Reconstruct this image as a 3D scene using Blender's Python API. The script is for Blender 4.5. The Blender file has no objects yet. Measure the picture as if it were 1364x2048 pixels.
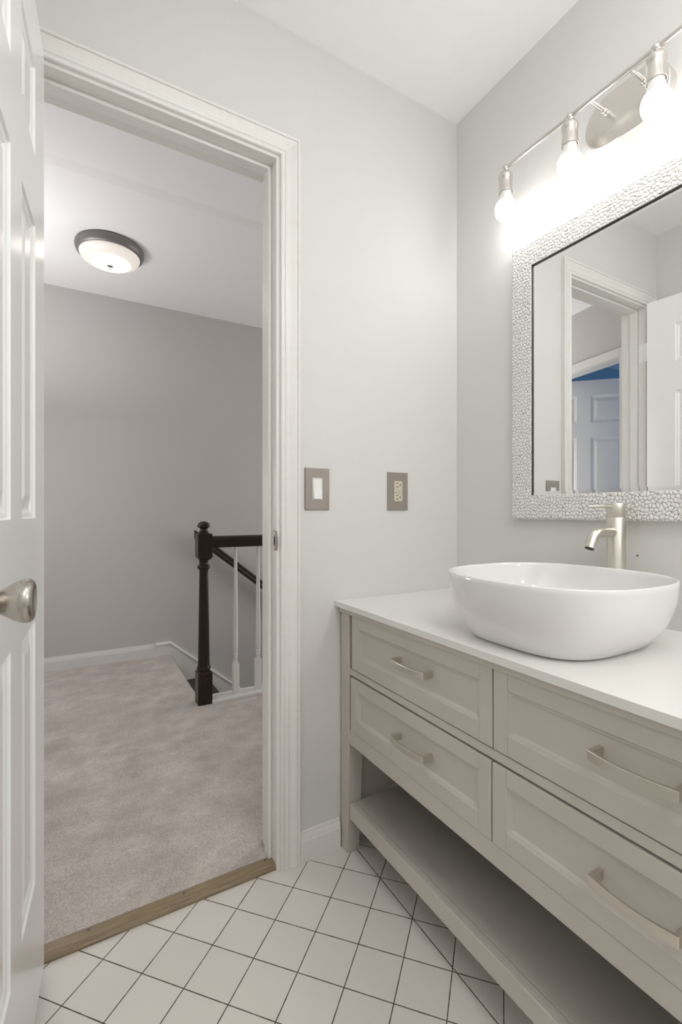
import bpy, bmesh, math, random
import numpy as np
from mathutils import Vector, Matrix
random.seed(7)
PI = math.pi
sc = bpy.context.scene
col = sc.collection

# ------------------------------------------------------------------ camera, world, exposure
YAW = math.radians(29.861)
cam_d = bpy.data.cameras.new('camera'); cam = bpy.data.objects.new('camera', cam_d); col.objects.link(cam)
cam_d.sensor_fit = 'HORIZONTAL'; cam_d.sensor_width = 36.0
cam_d.lens = 928.45 / 1364 * 36.0
cam_d.clip_start = 0.02
cam.location = (0, 0, 1.03); cam.rotation_euler = (PI / 2, 0, -YAW)
sc.camera = cam
w = bpy.data.worlds.new('world'); sc.world = w; w.use_nodes = True
w.node_tree.nodes['Background'].inputs[0].default_value = (0.8, 0.88, 1.0, 1)
w.node_tree.nodes['Background'].inputs[1].default_value = 0.0
sc.view_settings.view_transform = 'Standard'; sc.view_settings.look = 'None'
sc.view_settings.exposure = 0.22; sc.view_settings.gamma = 1.0
sc.view_settings.use_curve_mapping = False
sc.cycles.use_denoising = True
sc.cycles.max_bounces = 14; sc.cycles.diffuse_bounces = 10; sc.cycles.glossy_bounces = 6
sc.cycles.sample_clamp_indirect = 6.0
BULB = 16.5        # radiance of the vanity bulbs
HALL = 13.0         # radiance of the hall ceiling lamp
# unseen area light added for the bluish daylight in the bedroom across the hall
ld = bpy.data.lights.new('bedroom_daylight', 'AREA'); ld.shape = 'RECTANGLE'; ld.size = 1.1; ld.size_y = 1.3
ld.energy = 9; ld.color = (0.36, 0.56, 1.0)
lo = bpy.data.objects.new('bedroom_daylight', ld); col.objects.link(lo)
lo.location = (-2.0, 0.42, 1.5); lo.rotation_euler = (PI / 2 + .55, 0, 0)

def area_light(name, loc, rot, sx, sy, e, c=(1, 1, 1), shape='RECTANGLE'):
    d = bpy.data.lights.new(name, 'AREA'); d.shape = shape; d.size = sx; d.size_y = sy; d.energy = e; d.color = c
    o = bpy.data.objects.new(name, d); col.objects.link(o); o.location = loc; o.rotation_euler = rot
def point_light(name, loc, r, e, c=(1, 1, 1)):
    d = bpy.data.lights.new(name, 'POINT'); d.shadow_soft_size = r; d.energy = e; d.color = c
    o = bpy.data.objects.new(name, d); col.objects.link(o); o.location = loc
# unseen fill lights added to brighten the bathroom, overhead and behind the camera
point_light('bathroom_fill_overhead', (.55, .05, 2.18), .10, 4.8)
point_light('bathroom_fill_right', (1.0, -.42, 1.62), .040, 7.4)  # added on the right to strengthen the counter's shadow on the door wall
area_light('bathroom_fill_rear', (.35, -.75, 2.41), (0, 0, 0), .70, .70, 9.8, shape='DISK')
# unseen fill lights added to brighten the hall, from the stairwell end and left
area_light('hall_fill_stairwell', (3.1, 2.4, 1.2), (PI / 2, 0, PI / 2), 1.2, 1.6, 20, (1.0, .985, .97))
area_light('hall_fill_up', (-.50, 2.75, 1.7), (PI, 0, 0), .30, .30, 6.0, shape='DISK')
point_light('hall_fill_low', (-.42, 2.55, 1.15),  .12, 9.0, (1, .965, .93))

# ------------------------------------------------------------------ key dimensions (metres)
YD = 1.248; YH = 1.363          # bathroom / hall side of the door wall
XR = 1.1993; XL = -0.192        # right / left bathroom wall
ZC = 2.433; ZCH = 2.485         # bathroom / hall ceiling
YF = -1.35                      # wall behind the camera
YW = 3.50                       # far hall wall
JL, JR, JT = -0.0955, 0.503, 2.046   # door jamb faces
CZ = 0.012                      # carpet top
XS = 0.590                      # top stair edge

# ------------------------------------------------------------------ materials
def mat(name, base, rough=0.5, metal=0.0, spec=0.5, coat=0.0):
    m = bpy.data.materials.new(name); m.use_nodes = True
    b = m.node_tree.nodes['Principled BSDF']
    b.inputs['Base Color'].default_value = (*base, 1); b.inputs['Roughness'].default_value = rough
    b.inputs['Metallic'].default_value = metal; b.inputs['Specular IOR Level'].default_value = spec
    b.inputs['Coat Weight'].default_value = coat
    return m
class N:
    def __init__(s, m): s.t = m.node_tree; s.b = s.t.nodes['Principled BSDF']
    def new(s, ty, **k):
        n = s.t.nodes.new(ty)
        for a, v in k.items(): setattr(n, a, v)
        return n
    def link(s, a, b): s.t.links.new(a, b)
    def math(s, op, a, b=None, c=None):
        n = s.new('ShaderNodeMath', operation=op)
        for i, v in enumerate((a, b, c)):
            if v is None: continue
            if isinstance(v, (int, float)): n.inputs[i].default_value = v
            else: s.link(v, n.inputs[i])
        return n.outputs[0]
    def noise(s, vec, scale, detail=3, rough=0.55):
        n = s.new('ShaderNodeTexNoise'); n.inputs['Scale'].default_value = scale
        n.inputs['Detail'].default_value = detail; n.inputs['Roughness'].default_value = rough
        if vec is not None: s.link(vec, n.inputs['Vector'])
        return n.outputs['Fac']
    def ramp(s, fac, stops):
        n = s.new('ShaderNodeValToRGB'); e = n.color_ramp.elements
        while len(e) < len(stops): e.new(0.5)
        for q, (p, c) in zip(e, stops): q.position = p; q.color = (*c, 1)
        s.link(fac, n.inputs[0]); return n.outputs[0]
    def mix(s, fac, a, b):
        n = s.new('ShaderNodeMix', data_type='RGBA')
        for sock, v in ((n.inputs[0], fac), (n.inputs[6], a), (n.inputs[7], b)):
            if isinstance(v, (int, float)): sock.default_value = v
            elif isinstance(v, tuple): sock.default_value = (*v, 1)
            else: s.link(v, sock)
        return n.outputs[2]
    def bump(s, h, strength, dist):
        n = s.new('ShaderNodeBump'); n.inputs['Strength'].default_value = strength; n.inputs['Distance'].default_value = dist
        s.link(h, n.inputs['Height']); s.link(n.outputs[0], s.b.inputs['Normal'])
    def pos(s): return s.new('ShaderNodeNewGeometry').outputs['Position']
    def scaled(s, v, xyz):
        n = s.new('ShaderNodeMapping'); n.inputs['Scale'].default_value = xyz; s.link(v, n.inputs[0]); return n.outputs[0]

def paint(name, base, rough, bump=0.08, scale=260, var=0.03):
    m = mat(name, base, rough); n = N(m); p = n.pos()
    c2 = tuple(x * (1 - var) for x in base)
    n.link(n.mix(n.noise(p, 2.2, 2), base, c2), n.b.inputs['Base Color'])
    n.bump(n.noise(p, scale, 2), bump, 0.002)
    return m
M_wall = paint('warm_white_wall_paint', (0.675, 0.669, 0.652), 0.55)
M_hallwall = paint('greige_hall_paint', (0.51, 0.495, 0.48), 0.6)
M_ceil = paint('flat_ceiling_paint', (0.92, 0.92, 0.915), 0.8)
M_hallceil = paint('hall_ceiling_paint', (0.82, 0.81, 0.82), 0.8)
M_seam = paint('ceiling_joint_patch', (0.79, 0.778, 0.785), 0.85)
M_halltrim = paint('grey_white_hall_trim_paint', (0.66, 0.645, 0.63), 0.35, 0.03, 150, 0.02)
M_blue = paint('blue_bedroom_paint', (0.34, 0.52, 0.62), 0.6)
M_door = paint('white_door_paint', (0.87, 0.88, 0.87), 0.22, 0.03, 120, 0.01)
M_white = paint('white_satin_trim_paint', (0.84, 0.835, 0.825), 0.35, 0.03, 150, 0.02)
# casing paint, worn and yellowed in brushed streaks
M_case = mat('worn_cream_casing_paint', (0.74, 0.72, 0.67), 0.35); n = N(M_case); p = n.pos()
st = n.noise(n.scaled(p, (22, 22, 1.2)), 4.0, 4, 0.65)
st2 = n.noise(n.scaled(p, (1.5, 30, 26)), 3.0, 4, 0.65)
f = n.math('MULTIPLY', st, st2)
n.link(n.ramp(f, [(0.25, (0.76, 0.75, 0.725)), (0.40, (0.73, 0.715, 0.675)), (0.55, (0.56, 0.51, 0.43))]), n.b.inputs['Base Color'])
n.bump(n.noise(p, 140, 2), 0.05, 0.002)
M_nickel = mat('brushed_nickel', (0.68, 0.64, 0.575), 0.24, 1.0); n = N(M_nickel)
n.link(n.ramp(n.noise(n.scaled(n.pos(), (1, 1, 14)), 40, 1), [(0.3, (0.29,) * 3), (0.7, (0.33,) * 3)]), n.b.inputs['Roughness'])
M_nickel_dk = mat('satin_nickel_knob', (0.50, 0.46, 0.42), 0.22, 1.0)
M_plate = mat('nickel_wall_plate', (0.33, 0.295, 0.265), 0.42, 0.5)
M_fix = mat('polished_nickel_fixture', (0.74, 0.71, 0.675), 0.24, 1.0)
M_vanity = paint('greige_vanity_lacquer', (0.53, 0.497, 0.447), 0.34, 0.02, 200, 0.015)
M_gap = mat('drawer_gap_shade', (0.012, 0.01, 0.008), 0.8)  # near-black carcass colour stands in for the shade in the drawer gaps
M_quartz = mat('white_quartz', (0.745, 0.735, 0.71), 0.24)
M_ceramic = mat('glazed_white_ceramic', (0.76, 0.755, 0.745), 0.06, 0, 0.5, 0.3)
M_mirror = mat('silvered_mirror', (0.93, 0.94, 0.93), 0.0, 1.0)
M_liner = mat('dark_mirror_liner', (0.06, 0.055, 0.05), 0.35, 0.6)
M_black = mat('black_slot', (0.01, 0.01, 0.01), 0.6)
M_almond = mat('almond_receptacle', (0.58, 0.53, 0.42), 0.35)
M_rocker = mat('white_rocker_plastic', (0.80, 0.80, 0.79), 0.25)
M_brown = mat('espresso_stained_wood', (0.022, 0.013, 0.009), 0.32, 0, 0.35); n = N(M_brown)
n.link(n.ramp(n.noise(n.scaled(n.pos(), (30, 30, 3)), 8, 3), [(0.3, (0.014, 0.008, 0.006)), (0.7, (0.032, 0.019, 0.013))]), n.b.inputs['Base Color'])
M_bronze = mat('dark_pewter_metal', (0.21, 0.195, 0.20), 0.45, 0.4)
M_hole = mat('wall_anchor_grey', (0.12, 0.11, 0.10), 0.6)
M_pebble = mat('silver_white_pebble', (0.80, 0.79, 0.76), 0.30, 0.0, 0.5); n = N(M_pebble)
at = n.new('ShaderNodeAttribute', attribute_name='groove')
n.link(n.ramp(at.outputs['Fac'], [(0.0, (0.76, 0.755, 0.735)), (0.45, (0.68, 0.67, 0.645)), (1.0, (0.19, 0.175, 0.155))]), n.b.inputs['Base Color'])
def glow(name, c, s):
    m = bpy.data.materials.new(name); m.use_nodes = True
    b = m.node_tree.nodes['Principled BSDF']; b.inputs['Base Color'].default_value = (0.9, 0.9, 0.9, 1)
    b.inputs['Emission Color'].default_value = (*c, 1); b.inputs['Emission Strength'].default_value = s
    return m
M_bulb = glow('lit_frosted_bulb', (1.0, 1.0, 0.99), BULB)
M_bulbneck = mat('white_bulb_neck', (0.82, 0.81, 0.79), 0.4)
M_shade = glow('lit_alabaster_glass', (1.0, 0.91, 0.81), HALL); n = N(M_shade)   # brightest in the middle where the lamps sit
oc = n.new('ShaderNodeTexCoord').outputs['Object']; sx = n.new('ShaderNodeSeparateXYZ'); n.link(oc, sx.inputs[0])
r2 = n.math('SQRT', n.math('ADD', n.math('POWER', sx.outputs[0], 2.0), n.math('POWER', sx.outputs[1], 2.0)))
mr = n.new('ShaderNodeMapRange', interpolation_type='SMOOTHSTEP'); n.link(r2, mr.inputs[0])
n.b.inputs['Base Color'].default_value = (0.55, 0.53, 0.50, 1); mr.inputs[1].default_value = 0.025; mr.inputs[2].default_value = 0.112; mr.inputs[3].default_value = HALL; mr.inputs[4].default_value = 0.40
n.link(mr.outputs[0], n.b.inputs['Emission Strength'])
# oak saddle
M_oak = mat('worn_oak_saddle', (0.25, 0.19, 0.12), 0.45); n = N(M_oak); p = n.pos()
g = n.noise(n.scaled(p, (3, 90, 90)), 3.0, 5, 0.7)
n.link(n.ramp(g, [(0.3, (0.15, 0.105, 0.06)), (0.5, (0.25, 0.185, 0.11)), (0.7, (0.36, 0.29, 0.19))]), n.b.inputs['Base Color'])
n.bump(g, 0.3, 0.001)
# carpet
M_carpet = mat('beige_mauve_cut_pile_carpet', (0.42, 0.36, 0.33), 1.0, 0, 0.1); n = N(M_carpet); p = n.pos()
big = n.noise(p, 7.5, 5, 0.62); streak = n.noise(n.scaled(p, (3.0, 4.6, 1)), 2.2, 4, 0.6); fine = n.noise(p, 300, 3, 0.8)
c1 = n.ramp(n.math('ADD', n.math('MULTIPLY', big, 0.55), n.math('MULTIPLY', streak, 0.45)),
            [(0.36, (0.57, 0.505, 0.46)), (0.5, (0.69, 0.62, 0.57)), (0.64, (0.83, 0.765, 0.71))])
c2 = n.ramp(fine, [(0.32, (0.48, 0.46, 0.44)), (0.52, (1, 1, 1)), (0.72, (1.3, 1.3, 1.3))])
mx = n.new('ShaderNodeMix', data_type='RGBA', blend_type='MULTIPLY'); mx.inputs[0].default_value = 0.85
n.link(c1, mx.inputs[6]); n.link(c2, mx.inputs[7]); n.link(mx.outputs[2], n.b.inputs['Base Color'])
n.b.inputs['Sheen Weight'].default_value = 0.25
n.bump(n.math('ADD', fine, n.noise(p, 110, 3, 0.7)), 1.0, 0.005)
# tiles laid on the diagonal, with one straight joint in front of the vanity
M_tile = mat('white_glazed_floor_tile', (0.66, 0.64, 0.60), 0.28); n = N(M_tile); p = n.pos()
sx = n.new('ShaderNodeSeparateXYZ'); n.link(p, sx.inputs[0])
px = n.math('SUBTRACT', sx.outputs[0], 0.5132); py = n.math('SUBTRACT', sx.outputs[1], 1.0193)
ti = n.math('ADD', n.math('MULTIPLY', px, 6.8918), n.math('MULTIPLY', py, 6.3304))
tj = n.math('ADD', n.math('MULTIPLY', px, -6.0313), n.math('MULTIPLY', py, 6.9158))
def edge_dist(t):
    fr = n.math('FRACT', t); return n.math('MULTIPLY', n.math('MINIMUM', fr, n.math('SUBTRACT', 1.0, fr)), 0.108)
dj = n.math('MINIMUM', edge_dist(ti), edge_dist(tj))
# joint line x = 0.7393 + (y-0.653)*0.01647
jx = n.math('ADD', n.math('MULTIPLY', n.math('SUBTRACT', sx.outputs[1], 0.653), 0.01647), 0.7393)
dl = n.math('ABSOLUTE', n.math('SUBTRACT', sx.outputs[0], jx))
dd = n.math('MINIMUM', dj, dl)
wob = n.math('MULTIPLY', n.math('SUBTRACT', n.noise(p, 40, 3), 0.5), 0.0012)
dd = n.math('ADD', dd, wob)
gm = n.new('ShaderNodeMapRange'); n.link(dd, gm.inputs[0])
gm.inputs[1].default_value = 0.0007; gm.inputs[2].default_value = 0.0015; gm.inputs[3].default_value = 1; gm.inputs[4].default_value = 0
wn = n.new('ShaderNodeTexWhiteNoise', noise_dimensions='2D'); cx = n.new('ShaderNodeCombineXYZ')
n.link(n.math('FLOOR', ti), cx.inputs[0]); n.link(n.math('FLOOR', tj), cx.inputs[1]); n.link(cx.outputs[0], wn.inputs['Vector'])
tc = n.mix(wn.outputs['Value'], (0.665, 0.635, 0.595), (0.695, 0.665, 0.625))
n.link(n.mix(gm.outputs[0], tc, (0.085, 0.06, 0.042)), n.b.inputs['Base Color'])
n.link(n.math('ADD', n.math('MULTIPLY', gm.outputs[0], 0.55), 0.28), n.b.inputs['Roughness'])
n.bump(n.math('MULTIPLY', gm.outputs[0], -1.0), 0.6, 0.0015)

# ------------------------------------------------------------------ mesh helpers
def bx(bm, x0, x1, y0, y1, z0, z1):
    vs = [bm.verts.new((x, y, z)) for x in (x0, x1) for y in (y0, y1) for z in (z0, z1)]
    for f in ((0, 1, 3, 2), (4, 6, 7, 5), (0, 4, 5, 1), (2, 3, 7, 6), (0, 2, 6, 4), (1, 5, 7, 3)):
        bm.faces.new([vs[i] for i in f])
def loft(bm, loops, closed=True, cap0=True, cap1=True):
    rings = [[bm.verts.new(p) for p in L] for L in loops]
    k = len(rings[0])
    for a, b in zip(rings, rings[1:]):
        for i in range(k if closed else k - 1):
            j = (i + 1) % k
            bm.faces.new((a[i], a[j], b[j], b[i]))
    if cap0: bm.faces.new(rings[0][::-1])
    if cap1: bm.faces.new(rings[-1])
    return rings
def lathe(bm, prof, c=(0, 0, 0), seg=40, axis='Z', M=None):
    """prof: list of (radius, height)"""
    loops = []
    for r, h in prof:
        L = []
        for i in range(seg):
            t = 2 * PI * i / seg
            v = Vector((max(r, 1e-5) * math.cos(t), max(r, 1e-5) * math.sin(t), h))
            if axis == 'X': v = Vector((v.z, v.x, v.y))
            if axis == 'Y': v = Vector((v.y, v.z, v.x))
            if M: v = M @ v
            L.append(v + Vector(c))
        loops.append(L)
    loft(bm, loops)
def tube(bm, pts, r, seg=20, cap=True, up=(0, 0, 1)):
    pts = [Vector(p) for p in pts]; loops = []
    rs = r if isinstance(r, (list, tuple)) else [r] * len(pts)
    for i, p in enumerate(pts):
        d = (pts[min(i + 1, len(pts) - 1)] - pts[max(i - 1, 0)]).normalized()
        u = Vector(up)
        if abs(d.dot(u)) > 0.95: u = Vector((0, 1, 0))
        s = d.cross(u).normalized(); t = s.cross(d)
        loops.append([p + (s * math.cos(2 * PI * k / seg) + t * math.sin(2 * PI * k / seg)) * rs[i] for k in range(seg)])
    loft(bm, loops, True, cap, cap)
def sphere(bm, c, r, seg=24):
    bmesh.ops.create_uvsphere(bm, u_segments=seg, v_segments=seg // 2, radius=r, matrix=Matrix.Translation(c))
def prism(bm, poly, ext, a0, a1):
    """poly: 2D points in the plane perpendicular to axis ext ('X': (y,z), 'Y': (x,z), 'Z': (x,y))"""
    def P(p, a):
        return {'X': (a, p[0], p[1]), 'Y': (p[0], a, p[1]), 'Z': (p[0], p[1], a)}[ext]
    loft(bm, [[P(p, a0) for p in poly], [P(p, a1) for p in poly]])
def obj(name, bm, m, parent=None, bevel=0, smooth=False, seg=2, origin=None):
    bmesh.ops.recalc_face_normals(bm, faces=bm.faces)
    if origin is not None: bmesh.ops.translate(bm, verts=bm.verts, vec=-Vector(origin))
    me = bpy.data.meshes.new(name); bm.to_mesh(me); bm.free()
    ms = m if isinstance(m, (list, tuple)) else [m]
    for q in ms: me.materials.append(q)
    o = bpy.data.objects.new(name, me); col.objects.link(o)
    if origin is not None: o.location = origin
    if parent is not None: put(o, parent)
    if smooth:
        for p in me.polygons: p.use_smooth = True
        try: me.set_sharp_from_angle(angle=math.radians(38))
        except Exception: pass
    if bevel:
        b = o.modifiers.new('bevel', 'BEVEL'); b.width = bevel; b.segments = seg; b.limit_method = 'ANGLE'; b.angle_limit = math.radians(40)
        b.harden_normals = False
    return o
def world_of(o):
    m = Matrix.LocRotScale(o.location, o.rotation_euler, o.scale)
    return world_of(o.parent) @ o.matrix_parent_inverse @ m if o.parent else m
def put(o, parent):
    o.parent = parent; o.matrix_parent_inverse = world_of(parent).inverted()
def thing(name, label, cat, loc=(0, 0, 0), group=None):
    o = bpy.data.objects.new(name, None); col.objects.link(o); o.location = loc; o.empty_display_size = 0.05
    return tag(o, label, cat, group)
def tag(o, label, cat, group=None, kind=None):
    o['label'] = label; o['category'] = cat
    if group: o['group'] = group
    if kind: o['kind'] = kind
    return o
def struct(name, bm, m, label=None, cat=None, **k):
    o = obj(name, bm, m, **k); o['kind'] = 'structure'
    if label: o['label'] = label
    if cat: o['category'] = cat
    return o
B = bmesh.new

# ------------------------------------------------------------------ bathroom shell
b = B(); bx(b, XL - .1, XR + .1, YF - .1, YD + .004, -.08, 0); struct('floor', b, M_tile, 'white square tile floor laid on the diagonal with dark grout', 'floor')
b = B(); bx(b, XL - .1, XR + .1, YF - .1, YD, ZC, ZC + .10); struct('ceiling', b, M_ceil, 'white flat bathroom ceiling above the mirror', 'ceiling')
b = B(); bx(b, XR, XR + .1, YF, YD, -.05, ZC); wall_r = struct('wall_right', b, M_wall, 'pale wall behind the mirror and bulb fixture', 'wall')
b = B(); lathe(b, [(.0022, 0), (.0020, -.0008), (.0008, -.0008)], (XR, .6263, .9227), 12, 'X'); obj('anchor_hole', b, M_hole, wall_r, smooth=True)
b = B(); bx(b, XL - .1, XL, YF, YD, -.05, ZC); struct('wall_left', b, M_wall, 'narrow pale wall behind the open white door', 'wall')
b = B(); bx(b, XL - .1, XR + .1, YF - .1, YF, -.05, ZC); struct('wall_front', b, M_wall)
# door wall: a slab with a rough opening, faces finished per side
b = B(); RO = .019
poly = [(XL - .1, -.05), (JL - RO, -.05), (JL - RO, JT + RO), (JR + RO, JT + RO), (JR + RO, -.05), (XR + .1, -.05), (XR + .1, ZCH + .05), (XL - .1, ZCH + .05)]
prism(b, poly, 'Y', YD, YD + .06)
struct('wall_back', b, M_wall, 'pale door wall with switch and outlet beside the corner', 'wall')
b = B(); poly = [(-.95, -.05), (JL - RO, -.05), (JL - RO, JT + RO), (JR + RO, JT + RO), (JR + RO, -.05), (3.3, -.05), (3.3, ZCH), (-.95, ZCH)]
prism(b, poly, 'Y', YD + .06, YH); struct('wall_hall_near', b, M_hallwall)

# ------------------------------------------------------------------ door casing, jamb, saddle, baseboards
PROF = [(0, 0), (0, .008), (.002, .0105), (.006, .0115), (.0095, .0105), (.011, .0085), (.013, .0085), (.015, .0110), (.021, .0125),
        (.0235, .0125), (.0245, .0100), (.0265, .0098), (.031, .0112), (.037, .0135), (.043, .0160), (.0465, .0165), (.0475, .0140),
        (.0495, .0140), (.0505, .0175), (.0525, .0185), (.0565, .0185), (.058, .0170), (.058, 0)]
def casing(name, xl, xr, zt, y, sgn, z0, label=None):
    bm = B()
    L = [[], [], [], []]
    for wv, t in PROF:
        yy = y + sgn * t
        L[0].append((xl - wv, yy, z0)); L[1].append((xl - wv, yy, zt + wv)); L[2].append((xr + wv, yy, zt + wv)); L[3].append((xr + wv, yy, z0))
    for a, c in ((0, 1), (1, 2), (2, 3)):
        loft(bm, [L[a], L[c]], True, True, True)
    return struct(name, bm, M_case, label, 'door casing' if label else None)
casing('trim_1', JL - .008, JR + .010, JT + .009, YD, -1, 0.0, 'worn cream moulded casing around the bathroom doorway')
casing('trim_2', JL - .008, JR + .010, JT + .009, YH, 1, CZ)
def u_frame(bm, x0, x1, zt, th, y0, y1, z0=0.0):
    """U shaped lining: inner faces at x0, x1, zt; thickness th outward"""
    poly = [(x0 - th, z0), (x0, z0), (x0, zt), (x1, zt), (x1, z0), (x1 + th, z0), (x1 + th, zt + th), (x0 - th, zt + th)]
    prism(bm, poly, 'Y', y0, y1)
b = B(); u_frame(b, JL, JR, JT, .0185, YD, YH)
jamb = struct('trim_3', b, M_case, 'cream door jamb with stop and strike plate', 'door jamb')
b = B(); u_frame(b, JL + .011, JR - .011, JT - .011, .011, YD + .036, YD + .072, CZ); obj('door_stop', b, M_case, jamb, bevel=.003)
# strike plate on the right jamb
b = B(); zc, y0 = .948, YD + .002
pl = [(y0 - .0145 + .0065 * (abs(t) ** 2.2), zc + t * .0285) for t in np.linspace(-1, 1, 13)] + [(y0 + .019, zc + .0285), (y0 + .019, zc - .0285)]
prism(b, pl, 'X', JR - .0016, JR); sp = obj('strike_plate', b, M_nickel_dk, jamb, bevel=.0004)
b = B(); bx(b, JR - .0022, JR - .0012, YD + .009, YD + .0165, zc - .012, zc + .011); obj('latch_hole', b, M_black, sp)
for zz in (-.021, .020):
    b = B(); lathe(b, [(.0035, 0), (.003, -.0012), (.0005, -.0014)], (JR - .0014, YD + .0125, zc + zz), 14, 'X'); obj('screw', b, M_nickel, sp, smooth=True)
# oak saddle
b = B(); prism(b, [(1.2515, 0), (1.2515, .006), (1.256, .0125), (1.262, .0145), (1.290, .0145), (1.2955, .012), (1.2955, -.02), (1.2515, -.02)], 'X', JL + .0003, JR - .0003)
sad = tag(obj('door_saddle', b, M_oak, bevel=.001), 'worn brown oak saddle strip between the tile and the carpet', 'threshold')
for xx, yy in ((.482, 1.283), (.253, 1.281), (.03, 1.284)):
    b = B(); lathe(b, [(.0042, .0003), (.0036, -.001), (.0004, -.0012)], (xx, yy, .0147), 12); obj('nail_head', b, M_hole, sad, smooth=True)
BBP = [(0, 0), (.012, 0), (.012, .060), (.0105, .063), (.009, .072), (.0065, .078), (.005, .086), (.003, .088), (0, .088)]
def baseboard(name, axis, a0, a1, face, sgn, z0=0, m=None, label=None):
    bm = B(); prism(bm, [(face + sgn * t, z0 + z) for t, z in BBP], axis, a0, a1); return struct(name, bm, m or M_case, label, 'baseboard' if label else None)
baseboard('baseboard_back', 'X', JR + .0685, .7085, YD, -1, label='short cream baseboard between the door casing and vanity leg')
baseboard('baseboard_left', 'Y', YF, 1.20, XL, 1)
baseboard('baseboard_right', 'Y', YF, .03, XR, -1)

# ------------------------------------------------------------------ open six panel door
def panel_door(name, W, Hh, th, sx, sz, m, parent=None):
    """leaf in local coords: s along +x from hinge, visible face at y=0 (outward +y), thickness -y, z up"""
    bm = B()
    panels = [(sx[0], sx[1]), (sx[2], sx[3])]
    def face_side(y, sgn):
        # grid of front face with holes then stepped panels
        xs = [0, sx[0], sx[1], sx[2], sx[3], W]; zs = [0] + sz + [Hh]
        for i in range(5):
            for j in range(7):
                x0, x1, z0, z1 = xs[i], xs[i + 1], zs[j], zs[j + 1]
                if i in (1, 3) and j in (1, 3, 5):
                    rings = []
                    for ins, dep in ((0, 0), (.003, .004), (.010, .0055), (.016, .0085), (.020, .0085), (.042, .0025), (.046, .0022)):
                        yy = y + sgn * dep
                        rings.append([(x0 + ins, yy, z0 + ins), (x1 - ins, yy, z0 + ins), (x1 - ins, yy, z1 - ins), (x0 + ins, yy, z1 - ins)])
                    loft(bm, rings, True, False, True)
                else:
                    bm.faces.new([bm.verts.new(q) for q in ((x0, y, z0), (x1, y, z0), (x1, y, z1), (x0, y, z1))])
    th = -th
    face_side(0, -1); face_side(th, 1)
    for q in ([(0, 0, 0), (0, th, 0), (0, th, Hh), (0, 0, Hh)], [(W, 0, 0), (W, th, 0), (W, th, Hh), (W, 0, Hh)],
              [(0, 0, 0), (W, 0, 0), (W, th, 0), (0, th, 0)], [(0, 0, Hh), (W, 0, Hh), (W, th, Hh), (0, th, Hh)]):
        bm.faces.new([bm.verts.new(p) for p in q])
    bmesh.ops.remove_doubles(bm, verts=bm.verts, dist=1e-5)
    o = obj(name, bm, m, parent)
    return o
DT = Vector((-.075, -.9972, 0)); DN = Vector((.9972, -.075, 0)); E0 = Vector((-.0588, 1.225, .022))
leaf = panel_door('door_1', .60, 2.026, .035, [.120, .262, .352, .494], [.268, .792, .996, 1.578, 1.716, 1.892], M_door)
# local x -> DT, local y -> DN, local z -> z
LMW = Matrix(((DT.x, DN.x, 0, E0.x), (DT.y, DN.y, 0, E0.y), (0, 0, 1, E0.z), (0, 0, 0, 1)))
leaf.location = E0; leaf.rotation_euler = (0, 0, math.atan2(DT.y, DT.x))
tag(leaf, 'open white six panel door with nickel knob at the left edge', 'door', kind='structure')
bv = leaf.modifiers.new('bevel', 'BEVEL'); bv.width = .0015; bv.segments = 2; bv.limit_method = 'ANGLE'; bv.angle_limit = math.radians(60)
LM = world_of(leaf)
def on_leaf(s, out, z): return LM @ Vector((s, out, z - E0.z))
kr = Matrix((DN, DT, Vector((0, 0, 1)))).transposed()          # local x -> outward from the face
KP = [(.0325, 0), (.0325, .003), (.030, .0065), (.024, .0085), (.0125, .0105), (.0115, .014), (.0135, .020), (.0175, .027), (.0225, .0345), (.0262, .042), (.0272, .0475),
      (.0262, .0525), (.0235, .0555), (.021, .0562), (.018, .0548), (.010, .0535), (.0005, .053)]
b = B(); lathe(b, KP, on_leaf(.535, 0, .921), 44, 'X', kr.to_4x4()); obj('door_knob', b, M_nickel_dk, leaf, smooth=True)
b = B(); lathe(b, [(r, -.035 - h) for r, h in KP], on_leaf(.535, 0, .921), 36, 'X', kr.to_4x4()); obj('door_knob', b, M_nickel_dk, leaf, smooth=True)
for zz in (.28, 1.03, 1.825):
    b = B(); bx(b, JL - .0012, JL + .0008, YD + .001, YD + .033, zz - .045, zz + .045)
    lathe(b, [(.0055, -.046), (.0055, .046)], (JL - .002, YD - .0165, zz), 14)
    bx(b, JL - .0012, JL + .0008, YD - .0165, YD + .001, zz - .045, zz + .045)
    h = obj('hinge', b, M_door, leaf, smooth=True)

# ------------------------------------------------------------------ light switch and outlet
def plate(name, label, cat, xc, zc):
    t = thing(name, label, cat, (xc, YD, zc))
    bm = B(); w2, h2 = .0405, .062
    iw, ih = .0172, .0342
    def ring(wx, hz, y): return [(xc - wx, y, zc - hz), (xc + wx, y, zc - hz), (xc + wx, y, zc + hz), (xc - wx, y, zc + hz)]
    loft(bm, [ring(iw, ih, YD - .001), ring(iw, ih, YD - .0058), ring(w2 - .0015, h2 - .0015, YD - .0064), ring(w2, h2, YD - .005), ring(w2, h2, YD)], True, False, False)
    obj('wall_plate', bm, M_plate, t)
    return t
t = plate('light_switch', 'nickel switch plate with white rocker next to the door casing', 'switch', .632, 1.099)
b = B()
def ring(xc, zc, wx, hz, y): return [(xc - wx, y, zc - hz), (xc + wx, y, zc - hz), (xc + wx, y, zc + hz), (xc - wx, y, zc + hz)]
loft(b, [ring(.632, 1.099, .0166, .0336, YD - .001), ring(.632, 1.099, .0166, .0336, YD - .0062), ring(.632, 1.099, .0142, .0312, YD - .0062), ring(.632, 1.099, .0142, .0312, YD - .003)], True, False, True)
fr = obj('switch_frame', b, M_rocker, t, bevel=.0004)
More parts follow.
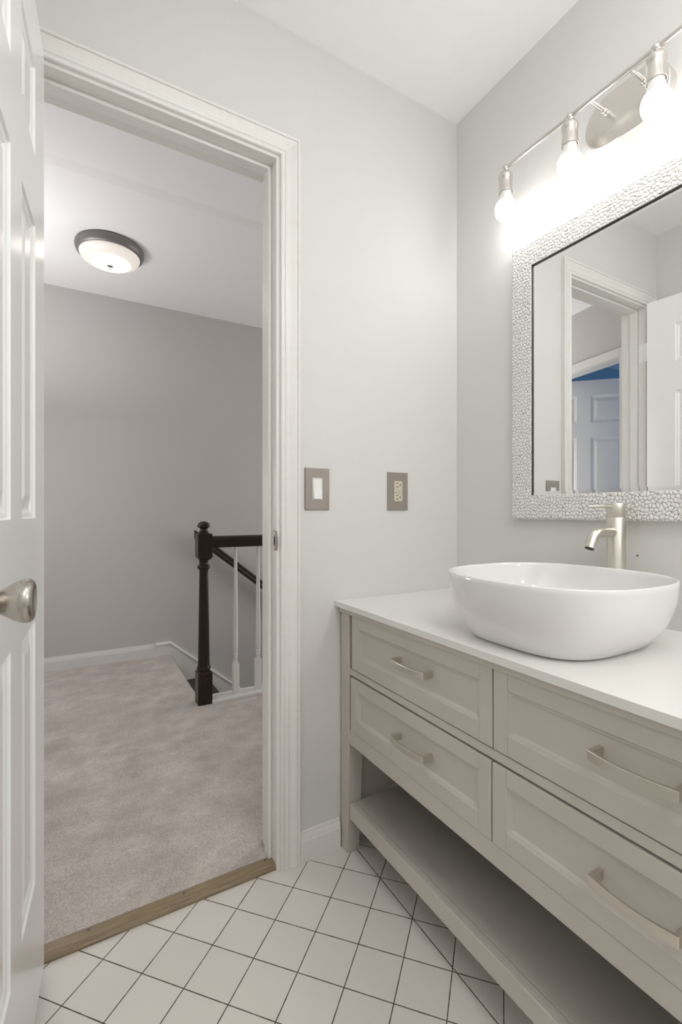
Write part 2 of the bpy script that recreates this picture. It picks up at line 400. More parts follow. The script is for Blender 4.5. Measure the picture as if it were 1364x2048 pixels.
b = B(); prism(b, [(YD - .003, 1.0685), (YD - .0112, 1.0688), (YD - .0070, 1.100), (YD - .0062, 1.1295), (YD - .003, 1.1298)], 'X', .632 - .0134, .632 + .0134)
obj('rocker', b, M_rocker, t, bevel=.0006)
t = plate('power_outlet', 'nickel outlet plate with almond double receptacle nearer the corner', 'outlet', .932, 1.099)
b = B(); prism(b, [(.932 - .0166, 1.099 - .0336), (.932 + .0166, 1.099 - .0336), (.932 + .0166, 1.099 + .0336), (.932 - .0166, 1.099 + .0336)], 'Y', YD - .0072, YD - .001)
rc = obj('receptacle', b, M_almond, t, bevel=.0008)
ys = YD - .0072
for zc in (1.119, 1.079):
    for dz, ww in ((.0065, .0034), (-.0060, .0042)):
        b = B(); bx(b, .932 - .0045 - ww, .932 - .0045 + ww, ys - .0002, ys + .001, zc + dz - .0011, zc + dz + .0011); obj('blade_slot', b, M_black, rc)
    b = B(); lathe(b, [(.0024, 0), (.0024, -.0012)], (.932 + .0075, ys + .0009, zc), 16, 'Y'); obj('ground_hole', b, M_black, rc)
for k, (dx, dz) in enumerate(((.0055, .0042), (.0055, -.0042))):
    b = B(); bx(b, .932 + dx - .0062, .932 + dx + .0062, ys - .0014, ys + .001, 1.099 + dz - .0030, 1.099 + dz + .0030); obj('test_button', b, M_almond, rc, bevel=.0004)
    b = B(); bx(b, .932 + dx - .0070, .932 + dx + .0070, ys - .0003, ys + .001, 1.099 + dz - .0040, 1.099 + dz - .0032); obj('button_gap', b, M_black, rc)
b = B(); bx(b, .932 - .0135, .932 - .0045, ys - .0003, ys + .001, 1.0935, 1.0945); obj('button_gap', b, M_black, rc)
b = B(); bx(b, .932 - .0135, .932 - .0045, ys - .0010, ys + .001, 1.0952, 1.1005); obj('indicator', b, M_almond, rc, bevel=.0003)

# ------------------------------------------------------------------ vanity
XV = .713; VY0, VY1 = .043, 1.2405; VYC = .6425
van = thing('bathroom_vanity', 'greige four drawer bathroom vanity with open bottom shelf', 'vanity', (.95, VYC, 0))
b = B()
def leg(y_out, y_in, x_out, x_in):
    """square post tapering below the drawers towards its inner faces"""
    bm = B(); sy = 1 if y_in > y_out else -1; sx_ = 1 if x_in > x_out else -1
    def rg(z, dy, dx):
        ya, yb = y_out, y_in - sy * dy; xa, xb = x_out, x_in - sx_ * dx
        return [(xa, ya, z), (xb, ya, z), (xb, yb, z), (xa, yb, z)]
    loft(bm, [rg(0.0, .0125, .007), rg(.336, 0, 0), rg(.7235, 0, 0)])
    return obj('leg', bm, M_vanity, van, bevel=.0015)
leg(VY1, VY1 - .0475, XV, XV + .051); leg(VY0, VY0 + .0475, XV, XV + .051)
leg(VY1, VY1 - .0475, XR - .008, XR - .059); leg(VY0, VY0 + .0475, XR - .008, XR - .059)
b = B(); bx(b, XV + .022, XR - .02, VY0 + .03, VY1 - .024, .345, .715); obj('carcass', b, M_gap, van)
b = B(); bx(b, XV - .006, XR - .006, VY0 - .003, VY1 + .002, .7235, .7405); obj('top_moulding', b, M_vanity, van, bevel=.002)
YI0, YI1 = VY0 + .0475, VY1 - .0475
b = B(); bx(b, XV + .002, XV + .03, YI0 + .0002, YI1 - .0002, .5435, .5625); obj('middle_rail', b, M_vanity, van, bevel=.0012)
b = B(); bx(b, XV + .001, XV + .03, YI0 + .0002, YI1 - .0002, .336, .3795); obj('bottom_rail', b, M_vanity, van, bevel=.0015)
b = B(); bx(b, XV + .0515, XR - .0595, VY1 - .022, VY1 - .006, .1527, .7235); obj('side_panel', b, M_vanity, van)
b = B(); bx(b, XV + .0515, XR - .0595, VY0 + .006, VY0 + .022, .1527, .7235); obj('side_panel', b, M_vanity, van)
b = B(); bx(b, XR - .016, XR - .008, VY0 + .01, VY1 - .01, .152, .7235); obj('back_panel', b, M_vanity, van)
b = B(); bx(b, XV + .0045, XV + .026, YI0 - .012, YI1 + .006, .1075, .1530)
sh = obj('shelf_rail', b, M_vanity, van, bevel=.0018)
b = B(); bx(b, XV + .0263, XR - .017, YI0 - .012, YI1 + .006, .128, .1525); obj('bottom_shelf', b, M_vanity, van, bevel=.0006)
def drawer(y0, y1, z0, z1, yh, zh):
    """y0<y1. shaker front with moulded inset"""
    bm = B(); x0, x1 = XV, XV + .021; st, rt, rb = .033, .034, .038
    bx(bm, x0, x1, y1 - st, y1, z0, z1); bx(bm, x0, x1, y0, y0 + st, z0, z1)
    bx(bm, x0 + .0004, x1, y0 + st + .0004, y1 - st - .0004, z1 - rt, z1); bx(bm, x0 + .0004, x1, y0 + st + .0004, y1 - st - .0004, z0, z0 + rb)
    a0, a1, c0, c1 = y0 + st, y1 - st, z0 + rb, z1 - rt
    rings = []
    for ins, dep in ((0, .0006), (.0015, .0022), (.004, .0028), (.008, .0042), (.0115, .0066), (.0130, .0072)):
        rings.append([(x0 + dep, a0 + ins, c0 + ins * .8), (x0 + dep, a1 - ins, c0 + ins * .8), (x0 + dep, a1 - ins, c1 - ins * .8), (x0 + dep, a0 + ins, c1 - ins * .8)])
    loft(bm, rings, True, False, True)
    d = obj('drawer', bm, M_vanity, van, bevel=.0008)
    # bow pull
    hb = B(); L2 = .0635; hz = .0082
    n_ = 17; outer, inner = [], []
    for k in range(n_):
        u = -1 + 2 * k / (n_ - 1); bow = .0085 * (1 - u * u)
        outer.append((XV - .0235 - bow, yh + u * L2)); inner.append((XV - .0185 - bow * .95, yh + u * (L2 - .0085)))
    poly = [(XV + .0096, yh - L2)] + outer + [(XV + .0096, yh + L2), (XV + .0096, yh + L2 - .0085)] + inner[::-1] + [(XV + .0096, yh - L2 + .0085)]
    # build as quads so the outline stays clean
    def quad(a, b2, c, d2):
        loft(hb, [[(p[0], p[1], zh - hz) for p in (a, b2, c, d2)], [(p[0], p[1], zh + hz) for p in (a, b2, c, d2)]])
    ou, inn = outer, inner
    top = [(p[0], p[1], zh + hz) for p in poly]; bot = [(p[0], p[1], zh - hz) for p in poly]
    loft(hb, [bot, top])
    obj('drawer_pull', hb, M_nickel, d, bevel=.0014)
    return d
drawer(.6445, 1.1775, .5655, .7230, .890, .6535)
drawer(.6475, 1.1845, .3805, .5385, .890, .4605)
drawer(.108, .6410, .5655, .7230, .3715, .6535)
drawer(.1005, .6440, .3805, .5385, .3715, .4605)
# countertop
b = B(); bx(b, .695, XR - .0005, .034, YD - .0005, .7405, .7575)
tag(obj('countertop', b, M_quartz, bevel=.0012), 'white stone countertop lying on the greige vanity', 'countertop')

# ------------------------------------------------------------------ vessel sink
SC = Vector((.905, .645)); Z0, Z1 = .7605, .897
def se(A, Bx, n_, k, seg=96):
    t = 2 * PI * k / seg; c, s = math.cos(t), math.sin(t)
    return Vector((Bx * math.copysign(abs(c) ** (2 / n_), c), A * math.copysign(abs(s) ** (2 / n_), s)))
W_T = [(0, 0), (.164, .36), (.295, .56), (.42, .72), (.62, .90), (.81, .97), (1, 1)]
def wt(t):
    for (a, va), (c, vc) in zip(W_T, W_T[1:]):
        if t <= c:
            # smoothed by monotone cubic on neighbours is unnecessary: dense profile below is smoothed by the subdivision
            return va + (vc - va) * (t - a) / (c - a)
    return 1
ts = np.linspace(0, 1, 15); wv = np.array([wt(t) for t in ts])
for _ in range(2): wv[1:-1] = (wv[:-2] + 2 * wv[1:-1] + wv[2:]) / 4
def sink_ring(wq, z, inset=0):
    bc, rc_ = Vector((.9085, .6425)), SC
    c = bc.lerp(rc_, wq); A = .1475 + (.212 - .1475) * wq - inset; Bx = .162 + (.203 - .162) * wq - inset; nn = 3.3 + (2.57 - 3.3) * wq
    return [(c.x + q.x, c.y + q.y, z) for q in (se(A, Bx, nn, k) for k in range(96))]
b = B(); loops = [sink_ring(0, .7577, .020), sink_ring(0, Z0 + .0012, .018), sink_ring(0, Z0 + .001, .0015), sink_ring(0, Z0 + .003, 0)]
for t, q in list(zip(ts, wv))[1:]: loops.append(sink_ring(q, Z0 + .003 + t * (Z1 - .002 - Z0 - .003)))
loops += [sink_ring(1, Z1 - .0006, .0012), sink_ring(1, Z1, .0032), sink_ring(1, Z1 - .0006, .0054), sink_ring(1, Z1 - .003, .0068)]
for t, q in list(zip(ts, wv))[::-1][1:]:
    loops.append(sink_ring(q * (1 - .0) , Z0 + .016 + t * (Z1 - .004 - Z0 - .016), .0075 + .012 * (1 - t)))
loops += [sink_ring(0, Z0 + .0145, .05), sink_ring(0, Z0 + .0135, .125)]
loft(b, loops); sink = obj('vessel_sink', b, M_ceramic, smooth=True)
sink.data.set_sharp_from_angle(angle=math.radians(80))
tag(sink, 'rounded white ceramic vessel sink standing on the white countertop', 'sink')
b = B(); lathe(b, [(.024, 0), (.024, .002), (.021, .0035), (.0005, .0045)], (.9085, .6425, Z0 + .0135), 32); obj('drain', b, M_nickel, sink, smooth=True)

# ------------------------------------------------------------------ faucet
FX, FY = 1.1365, .643
fau = thing('vessel_faucet', 'tall brushed nickel faucet behind the vessel sink', 'faucet', (FX, FY, .7575))
b = B(); lathe(b, [(.0275, .7576), (.0275, .761), (.0265, .7625), (.0206, .7630), (.0206, 1.0155), (.0200, 1.0165)], (FX, FY, 0), 48); obj('body', b, M_nickel, fau, smooth=True)
b = B(); lathe(b, [(.0196, 1.0160), (.0206, 1.0178), (.0206, 1.0495), (.0200, 1.0507), (.0005, 1.0512)], (FX, FY, 0), 48); obj('cap', b, M_nickel, fau, smooth=True)
zs = .9817; pts = [(FX - .012, FY, zs), (FX - .045, FY, zs), (FX - .066, FY, zs)]
R_ = .036
for k in range(1, 13):
    a = math.radians(62) * k / 12; pts.append((FX - .066 - R_ * math.sin(a), FY, zs - R_ * (1 - math.cos(a))))
d = Vector((-math.cos(math.radians(62)), 0, -math.sin(math.radians(62)))); p = Vector(pts[-1]); pts.append(tuple(p + d * .010)); pts.append(tuple(p + d * .019))
b = B(); tube(b, pts, .0117, 28); sp_ = obj('spout', b, M_nickel, fau, smooth=True)
b = B(); q = Vector(pts[-1]); tube(b, [q - d * .004, q + d * .0004], .0100, 24); obj('aerator', b, M_black, sp_, smooth=True)
b = B(); tube(b, [(FX - .015, FY, 1.0425), (FX - .110, FY, 1.0425), (FX - .1115, FY, 1.0425)], [.0032, .0032, .0022], 18); obj('lever', b, M_nickel, fau, smooth=True)

# ------------------------------------------------------------------ mirror with pebble relief frame
my0, my1, mz0, mz1 = .2965, .9885, 1.0080, 1.8365
gy0, gy1, gz0, gz1 = .3675, .9175, 1.0790, 1.7655
mir = thing('wall_mirror', 'large mirror in a white pebbled relief frame on the right wall', 'mirror', (XR, VYC, 1.42))
def pebble_frame():
    rng = np.random.default_rng(5); stp = .00125; cell = .0096
    gy = np.arange(my0, my1 + 1e-9, (my1 - my0) / round((my1 - my0) / stp)); gz = np.arange(mz0, mz1 + 1e-9, (mz1 - mz0) / round((mz1 - mz0) / stp))
    Yg, Zg = np.meshgrid(gy, gz, indexing='ij')
    keep = ~((Yg > gy0 + stp) & (Yg < gy1 - stp) & (Zg > gz0 + stp) & (Zg < gz1 - stp))
    # warped domain: pebbles are long in a slowly turning direction
    ny, nz = int((my1 - my0 + .06) / cell), int((mz1 - mz0 + .06) / cell)
    S = np.stack(np.meshgrid(np.arange(ny), np.arange(nz), indexing='ij'), -1).astype(float)
    S[:, 1::2, 0] += .5
    S = S + rng.uniform(-.36, .36, S.shape)
    S = S.reshape(-1, 2) * cell + np.array([my0 - .03, mz0 - .03])
    inr = (S[:, 0] > gy0 + .012) & (S[:, 0] < gy1 - .012) & (S[:, 1] > gz0 + .012) & (S[:, 1] < gz1 - .012)
    S = S[~inr]
    ang = rng.uniform(0, PI, len(S)); ea = rng.uniform(.75, .98, len(S)); sz = rng.uniform(.85, 1.15, len(S))
    F1 = np.full(Yg.shape, 9.); F2 = np.full(Yg.shape, 9.)
    ca, sa = np.cos(ang), np.sin(ang)
    dy = (gy[1] - gy[0]); dz = (gz[1] - gz[0]); rad = cell * 2.4
    for k in range(len(S)):
        i0 = max(0, int((S[k, 0] - rad - my0) / dy)); i1 = min(len(gy), int((S[k, 0] + rad - my0) / dy) + 2)
        j0 = max(0, int((S[k, 1] - rad - mz0) / dz)); j1 = min(len(gz), int((S[k, 1] + rad - mz0) / dz) + 2)
        if i0 >= i1 or j0 >= j1: continue
        a = Yg[i0:i1, j0:j1] - S[k, 0]; c = Zg[i0:i1, j0:j1] - S[k, 1]
        u = a * ca[k] + c * sa[k]; v = -a * sa[k] + c * ca[k]
        dd = np.sqrt((u * ea[k]) ** 2 + (v / ea[k]) ** 2) / sz[k]
        f1 = F1[i0:i1, j0:j1]; f2 = F2[i0:i1, j0:j1]
        near = dd < f1
        F2[i0:i1, j0:j1] = np.where(near, f1, np.minimum(f2, dd)); F1[i0:i1, j0:j1] = np.where(near, dd, f1)
    e = np.clip((F2 - F1) / .0058, 0, 1)
    hgt = np.sqrt(np.clip(1 - (1 - e) ** 2, 0, 1)) * .0036
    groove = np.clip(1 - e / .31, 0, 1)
    # soft fall to both edges
    do = np.minimum(np.minimum(Yg - my0, my1 - Yg), np.minimum(Zg - mz0, mz1 - Zg))
    di = np.maximum(np.maximum(gy0 - Yg, Yg - gy1), np.maximum(gz0 - Zg, Zg - gz1))
    base = .0180 - .004 * np.clip(1 - do / .006, 0, 1) ** 2
    X = XR - base - hgt
    idx = -np.ones(Yg.shape, int); idx[keep] = np.arange(keep.sum())
    V = np.stack([X[keep], Yg[keep], Zg[keep]], -1)
    a, b_, c, d_ = idx[:-1, :-1], idx[1:, :-1], idx[1:, 1:], idx[:-1, 1:]
    ok = (a >= 0) & (b_ >= 0) & (c >= 0) & (d_ >= 0)
    F = np.stack([a[ok], d_[ok], c[ok], b_[ok]], -1)
    # side skirts back to the wall, outer and inner
    Vl = [V]; Fl = [F]; base_i = len(V)
    ni, nj = Yg.shape
    ringo = [idx[i, 0] for i in range(ni)] + [idx[ni - 1, j] for j in range(1, nj)] + [idx[i, nj - 1] for i in range(ni - 2, -1, -1)] + [idx[0, j] for j in range(nj - 2, 0, -1)]
    ii = np.where((gy > gy0 + stp) & (gy < gy1 - stp))[0]; jj = np.where((gz > gz0 + stp) & (gz < gz1 - stp))[0]
    ia, ib, ja, jb = ii[0] - 1, ii[-1] + 1, jj[0] - 1, jj[-1] + 1
    ringi = [idx[i, ja] for i in range(ia, ib + 1)] + [idx[ib, j] for j in range(ja + 1, jb + 1)] + [idx[i, jb] for i in range(ib - 1, ia - 1, -1)] + [idx[ia, j] for j in range(jb - 1, ja, -1)]
    for ring_, xb in ((ringo, XR - .0005), (ringi, XR - .012)):
        W_ = V[ring_].copy(); W_[:, 0] = xb; m_ = len(ring_)
        r0 = np.array(ring_); r1 = np.roll(r0, -1); s0 = base_i + np.arange(m_); s1 = np.roll(s0, -1)
        Vl.append(W_); Fl.append(np.stack([r0, r1, s1, s0], -1)); base_i += m_
    V = np.concatenate(Vl); F = np.concatenate(Fl)
    me = bpy.data.meshes.new('frame'); me.from_pydata(V.tolist(), [], F.tolist()); me.update()
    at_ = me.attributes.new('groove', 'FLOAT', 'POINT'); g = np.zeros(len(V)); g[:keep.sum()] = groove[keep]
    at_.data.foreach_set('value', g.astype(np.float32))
    me.polygons.foreach_set('use_smooth', np.ones(len(F), bool))
    bm = bmesh.new(); bm.from_mesh(me); bmesh.ops.recalc_face_normals(bm, faces=bm.faces); bm.to_mesh(me); bm.free()
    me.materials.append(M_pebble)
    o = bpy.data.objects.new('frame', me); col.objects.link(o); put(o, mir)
    return o
pebble_frame()
b = B(); XM = XR - .0145; bw = .011
o_ = [(XM + .0010, gy0, gz0), (XM + .0010, gy1, gz0), (XM + .0010, gy1, gz1), (XM + .0010, gy0, gz1)]
i_ = [(XM, gy0 + bw, gz0 + bw), (XM, gy1 - bw, gz0 + bw), (XM, gy1 - bw, gz1 - bw), (XM, gy0 + bw, gz1 - bw)]
bk = [(XM + .005, q[1], q[2]) for q in o_]
loft(b, [bk, o_, i_]); obj('mirror_glass', b, M_mirror, mir)
b = B(); lt = .0011
for (y0, y1, z0, z1) in ((gy0 - .001, gy0 + lt, gz0, gz1), (gy1 - lt, gy1 + .001, gz0, gz1), (gy0, gy1, gz1 - lt, gz1 + .001)):
    bx(b, XM - .0035, XM + .003, y0, y1, z0, z1)
obj('inner_liner', b, M_liner, mir)

# ------------------------------------------------------------------ four bulb vanity light
LX, LZ = 1.1093, 2.050
vl = thing('vanity_light', 'nickel bar light with four round bulbs above the mirror', 'wall lamp', (XR, VYC, 2.024))
b = B(); seg = 20; loops = []
def stadium(hl, r, x): 
    L = []
    for k in range(seg + 1):
        a = -PI / 2 + PI * k / seg; L.append((x, VYC + (hl - r) + r * math.cos(a), 2.024 + r * math.sin(a)))
    for k in range(seg + 1):
        a = PI / 2 + PI * k / seg; L.append((x, VYC - (hl - r) + r * math.cos(a), 2.024 + r * math.sin(a)))
    return L
loft(b, [stadium(.103, .0665, XR), stadium(.103, .0665, XR - .022), stadium(.1015, .065, XR - .026), stadium(.099, .0625, XR - .0275)])
bp = obj('backplate', b, M_fix, vl, smooth=True); bp.data.set_sharp_from_angle(angle=math.radians(30))
for dy in (-.022, .03):
    b = B(); lathe(b, [(.0035, 0), (.0032, -.001), (.0005, -.0014)], (XR - .012, VYC + dy, 2.024 - .0665), 14); obj('screw', b, M_fix, bp, smooth=True)
b = B(); tube(b, [(LX, .316, LZ), (LX, .969 - .016, LZ)], .0058, 24); obj('bar', b, M_fix, vl, smooth=True)
for dy in (-.048, .048):
    b = B(); tube(b, [(LX, VYC + dy, LZ), (XR - .027, VYC + dy, LZ)], .0050, 18)
    lathe(b, [(.0072, -.004), (.0085, 0), (.0085, .005), (.0072, .007)], (XR - .0345, VYC + dy, LZ), 20, 'X'); obj('arm', b, M_fix, vl, smooth=True)
SOCK = [(.0060, -.006), (.0070, -.0135), (.0105, -.0150), (.0175, -.0180), (.0200, -.0225), (.0203, -.0300), (.0190, -.0335), (.0188, -.0500), (.0192, -.0520),
        (.0194, -.0620), (.0206, -.0680), (.0206, -.0745), (.0192, -.0745), (.0184, -.0640), (.0005, -.0620)]
NECK = [(.0165, -.0630), (.0165, -.078), (.0175, -.085), (.0198, -.0935), (.0232, -.1015)]
DOME = [(.0232, -.1016), (.0258, -.1052), (.0285, -.1105), (.0302, -.118), (.0304, -.1245), (.0292, -.1325), (.0265, -.1400), (.0220, -.1470), (.0160, -.1525), (.0085, -.1558), (.0005, -.1568)]
for y in (.951, .7457, .5400, .3345):
    c = (LX, y, LZ)
    b = B(); sphere(b, c, .0105, 24); lathe(b, SOCK, c, 36); s = obj('socket', b, M_fix, vl, smooth=True)
    b = B(); lathe(b, NECK, c, 28); nk = obj('bulb_neck', b, M_bulbneck, s, smooth=True)
    b = B(); lathe(b, DOME, c, 24); bo = obj('bulb', b, M_bulb, s, smooth=True); bo['label'] = 'lit white frosted bulb'

# ------------------------------------------------------------------ hall beyond the door
b = B(); bx(b, -.95, XS - .03, YH, YW, -.2, -.012); bx(b, XS - .03, 3.2, YH, 2.474, -.2, -.012); bx(b, JL - RO, JR + RO, 1.2955, YH, -.2, -.012); struct('floor_hall', b, M_hallwall)
b = B(); outl = [(-.68, YH), (JL + .0005, YH), (JL + .0005, 1.296), (JR - .0005, 1.296), (JR - .0005, YH), (3.2, YH), (3.2, 2.556), (XS + .002, 2.556), (XS, 2.558), (XS, YW), (-1.06, YW)]
prism(b, outl, 'Z', -.012, CZ)
tag(obj('carpet', b, M_carpet, bevel=.008, seg=3), 'beige mauve cut pile carpet covering the hall floor', 'carpet', kind='stuff')
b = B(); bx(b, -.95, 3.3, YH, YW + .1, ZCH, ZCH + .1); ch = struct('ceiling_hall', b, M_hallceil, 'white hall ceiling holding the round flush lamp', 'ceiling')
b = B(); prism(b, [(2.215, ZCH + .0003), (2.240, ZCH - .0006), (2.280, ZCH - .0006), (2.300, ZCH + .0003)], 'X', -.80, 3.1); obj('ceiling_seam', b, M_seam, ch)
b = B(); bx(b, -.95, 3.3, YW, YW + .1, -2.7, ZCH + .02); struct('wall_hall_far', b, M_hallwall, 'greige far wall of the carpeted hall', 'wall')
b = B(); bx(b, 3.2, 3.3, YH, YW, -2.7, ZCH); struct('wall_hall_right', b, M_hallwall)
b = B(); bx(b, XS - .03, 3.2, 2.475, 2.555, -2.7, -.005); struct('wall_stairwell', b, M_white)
baseboard('baseboard_hall_far', 'X', -.80, .503, YW, -1, CZ, M_halltrim, 'white baseboard along the far hall wall')
# sloping skirt board with moulded cap
SL = .835
b = B(); sk = [(.503, CZ - .01), (.503, .086), (.596, .086), (3.0, .086 - 2.404 * SL), (3.0, -.34 - 2.404 * SL), (.596, -.34)]
prism(b, sk, 'Y', YW - .014, YW)
tr = struct('trim_4', b, M_halltrim, 'white sloping skirt board beside the descending stairs', 'skirt board')
b = B(); prism(b, [(.500, .086), (.500, .1035), (.598, .1035), (3.0, .1035 - 2.402 * SL), (3.0, .086 - 2.404 * SL), (.596, .086)], 'Y', YW - .021, YW); obj('skirt_cap', b, M_white, tr, bevel=.003)
# stairs
st = thing('staircase', 'dark brown stair treads going down behind the newel post', 'stairs', (XS, 3.0, -.2))
b = B(); bx(b, XS - .028, XS - .001, 2.556, YW - .0145, -.20, -.012); obj('riser', b, M_white, st)
for k in range(1, 8):
    xk = XS - .005 + (k - 1) * .240; zk = CZ - .2 * k
    b = B(); bx(b, xk - .001, xk + .268, 2.557, YW - .0145, zk - .030, zk); obj('tread', b, M_brown, st, bevel=.006)
    b = B(); bx(b, xk + .222, xk + .240, 2.557, YW - .0145, zk - .2, zk - .031); obj('riser', b, M_white, st)

# railing: newel, rail, balusters, base strip
NX, NY = .5995, 2.518; nh = .0375
rl = thing('stair_railing', 'dark stained railing with newel post and white balusters in the hall', 'railing', (NX, NY, CZ))
b = B(); bx(b, XS + .044, 2.9, 2.466, 2.566, CZ, .030); obj('base_strip', b, M_white, rl, bevel=.002)
b = B()
def sq(h, z, cx=NX, cy=NY): return [(cx - h, cy - h, z), (cx + h, cy - h, z), (cx + h, cy + h, z), (cx - h, cy + h, z)]
loft(b, [sq(nh, CZ), sq(nh, .176), sq(nh - .010, .186)])
nw = obj('newel_post', b, M_brown, rl, bevel=.0015)
b = B(); loft(b, [sq(.026, .776), sq(nh, .790), sq(nh, .9135)]); obj('newel_block', b, M_brown, nw, bevel=.0015)
b = B(); lathe(b, [(.030, .182), (.0345, .190), (.0365, .198), (.0345, .206), (.0315, .210), (.0310, .216), (.0300, .228), (.0290, .300), (.0270, .450), (.0245, .600), (.0228, .700), (.0225, .714),
                   (.0240, .722), (.0310, .728), (.0335, .736), (.0315, .744), (.0245, .749), (.0230, .756), (.0235, .768), (.0262, .778)], (NX, NY, 0), 40)
obj('turned_shaft', b, M_brown, nw, smooth=True)
b = B(); lathe(b, [(.0355, .913), (.0340, .918), (.0270, .921), (.0225, .927), (.0195, .934), (.0190, .940), (.0235, .9445), (.0315, .9490), (.0335, .9540), (.0325, .9610), (.0280, .9690), (.0200, .9755), (.0100, .9790), (.0005, .9800)], (NX, NY, 0), 40)
obj('newel_cap', b, M_brown, nw, smooth=True)
b = B(); prism(b, [(2.492, .8385), (2.544, .8385), (2.550, .850), (2.546, .868), (2.553, .880), (2.548, .894), (2.530, .9005), (2.506, .9005), (2.488, .894), (2.483, .880), (2.490, .868), (2.486, .850)], 'X', NX + nh - .001, 2.9)
obj('handrail', b, M_brown, rl, bevel=.002)
def baluster_bm(cx):
    bm = B(); h = .0165
    loft(bm, [sq(h, .028, cx), sq(h, .193, cx), sq(.0105, .207, cx)])
    lathe(bm, [(.0115, .203), (.0098, .211), (.0104, .221), (.0122, .231), (.0122, .236), (.0098, .2385), (.0098, .2400), (.0136, .2435), (.0142, .2465), (.0136, .2495), (.0098, .2530), (.0100, .2550), (.0128, .262), (.0138, .285), (.0130, .40), (.0110, .60), (.0086, .78), (.0076, .842)], (cx, NY, 0), 24)
    return bm
for cx in (.7730, .9030, 1.0330):
    obj('baluster', baluster_bm(cx), M_white, rl, smooth=True)
# wall handrail following the stairs
b = B(); x0, z0 = .752, .868; prof = [(3.405, -.033), (3.450, -.033), (3.455, -.012), (3.450, .006), (3.455, .018), (3.446, .033), (3.412, .033), (3.402, .018), (3.407, .006), (3.402, -.012)]
SR = .79
loft(b, [[(x0, y, z0 + z) for y, z in prof], [(2.9, y, z0 + z - (2.9 - x0) * SR) for y, z in prof]])
wh = tag(obj('wall_handrail', b, M_brown, bevel=.003), 'dark brown handrail on the far hall wall sloping down the stairs', 'handrail')
for xx in (.86, 1.9, 2.75):
    zz = z0 - (xx - x0) * SR - .03
    b = B(); tube(b, [(xx, 3.428, zz + .004), (xx, 3.435, zz - .03), (xx, YW - .001, zz - .045)], .007, 14); lathe(b, [(.026, 0), (.026, .004), (.01, .007)], (xx, YW - .0005, zz - .045), 20, 'Y', Matrix.Scale(-1, 4, (0, 1, 0))); obj('bracket', b, M_bronze, wh, smooth=True)

# flush ceiling lamp
LC = (.170, 2.850, ZCH)
cl = thing('flush_ceiling_lamp', 'round flush lamp with dark rim glowing on the hall ceiling', 'ceiling lamp', LC)
b = B(); lathe(b, [(.158, -.0005), (.170, -.004), (.1725, -.012), (.171, -.026), (.166, -.038), (.159, -.045), (.153, -.0475), (.150, -.045), (.150, -.010)], LC, 72); obj('metal_rim', b, M_bronze, cl, smooth=True)
b = B(); pr_ = []
for k in range(15):
    a = k / 14 * PI / 2; pr_.append((.1515 * math.cos(a), -.0455 - .0555 * math.sin(a)))
lathe(b, [(.1515, -.040)] + pr_, (0, 0, 0), 64)
gs = obj('glass_shade', b, M_shade, cl, smooth=True); gs.location = LC; gs.matrix_parent_inverse = world_of(cl).inverted()
b = B(); lathe(b, [(.0005, -.098), (.0165, -.100), (.0170, -.1025), (.0120, -.106), (.0050, -.1085), (.0042, -.111), (.0058, -.1135), (.0058, -.117), (.0035, -.1195), (.0005, -.1205)], LC, 24); obj('finial', b, M_bronze, cl, smooth=True)

# ------------------------------------------------------------------ left side of the hall and the blue bedroom (seen in the mirror)
PA, PB = Vector((-.761, 1.764, 0)), Vector((-.827, 2.130, 0))
dA = (PB - PA).normalized(); nA = Vector((dA.y, -dA.x, 0))          # points towards the hall (+x)
def along(s, out, z): q = PA + dA * s + nA * out; return (q.x, q.y, z)
O0, O1, OT = -.025, .84, 2.05
def slab(bm, s0, s1, z0, z1, o0, o1):
    loft(bm, [[along(s0, o0, z0), along(s1, o0, z0), along(s1, o1, z0), along(s0, o1, z0)], [along(s0, o0, z1), along(s1, o0, z1), along(s1, o1, z1), along(s0, o1, z1)]])
s_a, s_b = -.42, 1.78
b = B(); slab(b, s_a, O0 - .02, -.05, ZCH, -.10, 0); slab(b, O1 + .02, s_b, -.05, ZCH, -.10, 0); slab(b, O0 - .02, O1 + .02, OT + .02, ZCH, -.10, 0); struct('wall_hall_left', b, M_hallwall)
b = B(); slab(b, O0 - .062, O0 - .004, CZ, OT + .062, 0, .016); slab(b, O1 + .004, O1 + .062, CZ, OT + .062, 0, .016); slab(b, O0 - .004, O1 + .004, OT + .004, OT + .062, 0, .0158)
slab(b, O0 - .0195, O0, CZ, OT + .0195, -.1005, .0005); slab(b, O1, O1 + .0195, CZ, OT + .0195, -.1005, .0005); slab(b, O0, O1, OT, OT + .0195, -.1005, .0005)
struct('trim_5', b, M_halltrim, bevel=.002)
d2 = panel_door('door_2', .80, 2.02, .035, [.11, .345, .445, .68], [.25, .80, 1.00, 1.58, 1.69, 1.90], M_door)
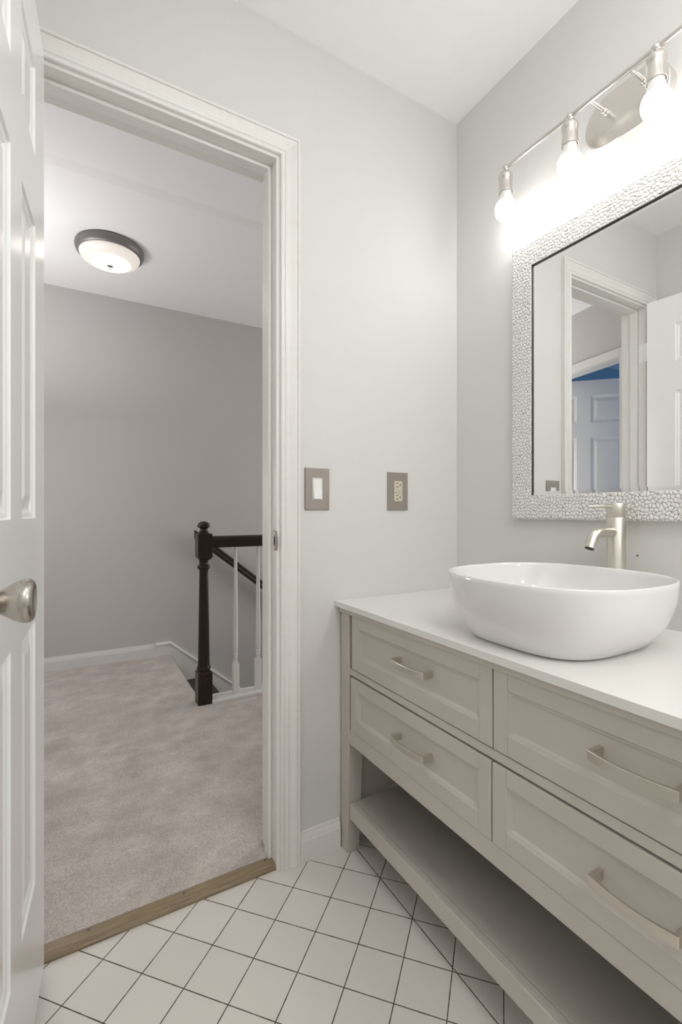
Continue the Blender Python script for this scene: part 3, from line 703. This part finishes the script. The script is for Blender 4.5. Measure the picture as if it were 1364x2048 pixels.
d2['kind'] = 'structure'
hd = Vector((-.70, -.714, 0)).normalized(); hp = Vector((-.965, 2.285, .03)) - hd * .26
d2.location = hp; d2.rotation_euler = (0, 0, math.atan2(hd.y, hd.x))
b = B(); bx(b, -3.0, -.70, .3, 2.76, -.1, CZ - .001); struct('floor_bedroom', b, M_carpet)
b = B(); bx(b, -3.0, -.955, .3, 2.76, ZCH - .03, ZCH + .07); struct('ceiling_bedroom', b, M_ceil)
b = B(); bx(b, -3.0, -.97, 2.66, 2.76, -.05, ZCH); struct('wall_bedroom_far', b, M_blue)
b = B(); bx(b, -3.1, -3.0, .3, 2.76, -.05, ZCH); struct('wall_bedroom_left', b, M_blue)
b = B(); bx(b, -3.0, -.75, .2, .3, -.05, ZCH); struct('wall_bedroom_near', b, M_blue)

for nm, lb, ct in (('wall_front', 'pale bathroom wall behind the camera', 'wall'), ('wall_hall_near', 'hall side of the bathroom door wall', 'wall'),
                   ('trim_2', 'moulded casing on the hall side of the doorway', 'door casing'), ('baseboard_left', 'baseboard along the wall behind the open door', 'baseboard'),
                   ('baseboard_right', 'baseboard beyond the near end of the vanity', 'baseboard'), ('floor_hall', 'hall subfloor under the carpet', 'floor'),
                   ('wall_hall_right', 'end wall of the stairwell past the railing', 'wall'), ('wall_stairwell', 'white stairwell side under the balusters', 'wall'),
                   ('wall_hall_left', 'hall wall with the bedroom doorway seen in the mirror', 'wall'), ('trim_5', 'casing of the bedroom doorway seen in the mirror', 'door casing'),
                   ('door_2', 'white six panel bedroom door ajar in the mirror', 'door'), ('floor_bedroom', 'carpeted floor of the blue bedroom', 'floor'),
                   ('ceiling_bedroom', 'white ceiling of the blue bedroom', 'ceiling'), ('wall_bedroom_far', 'blue wall above the bedroom door in the mirror', 'wall'),
                   ('wall_bedroom_left', 'blue end wall deep in the bedroom', 'wall'), ('wall_bedroom_near', 'blue bedroom wall opposite the open door', 'wall')):
    bpy.data.objects[nm]['label'] = lb; bpy.data.objects[nm]['category'] = ct
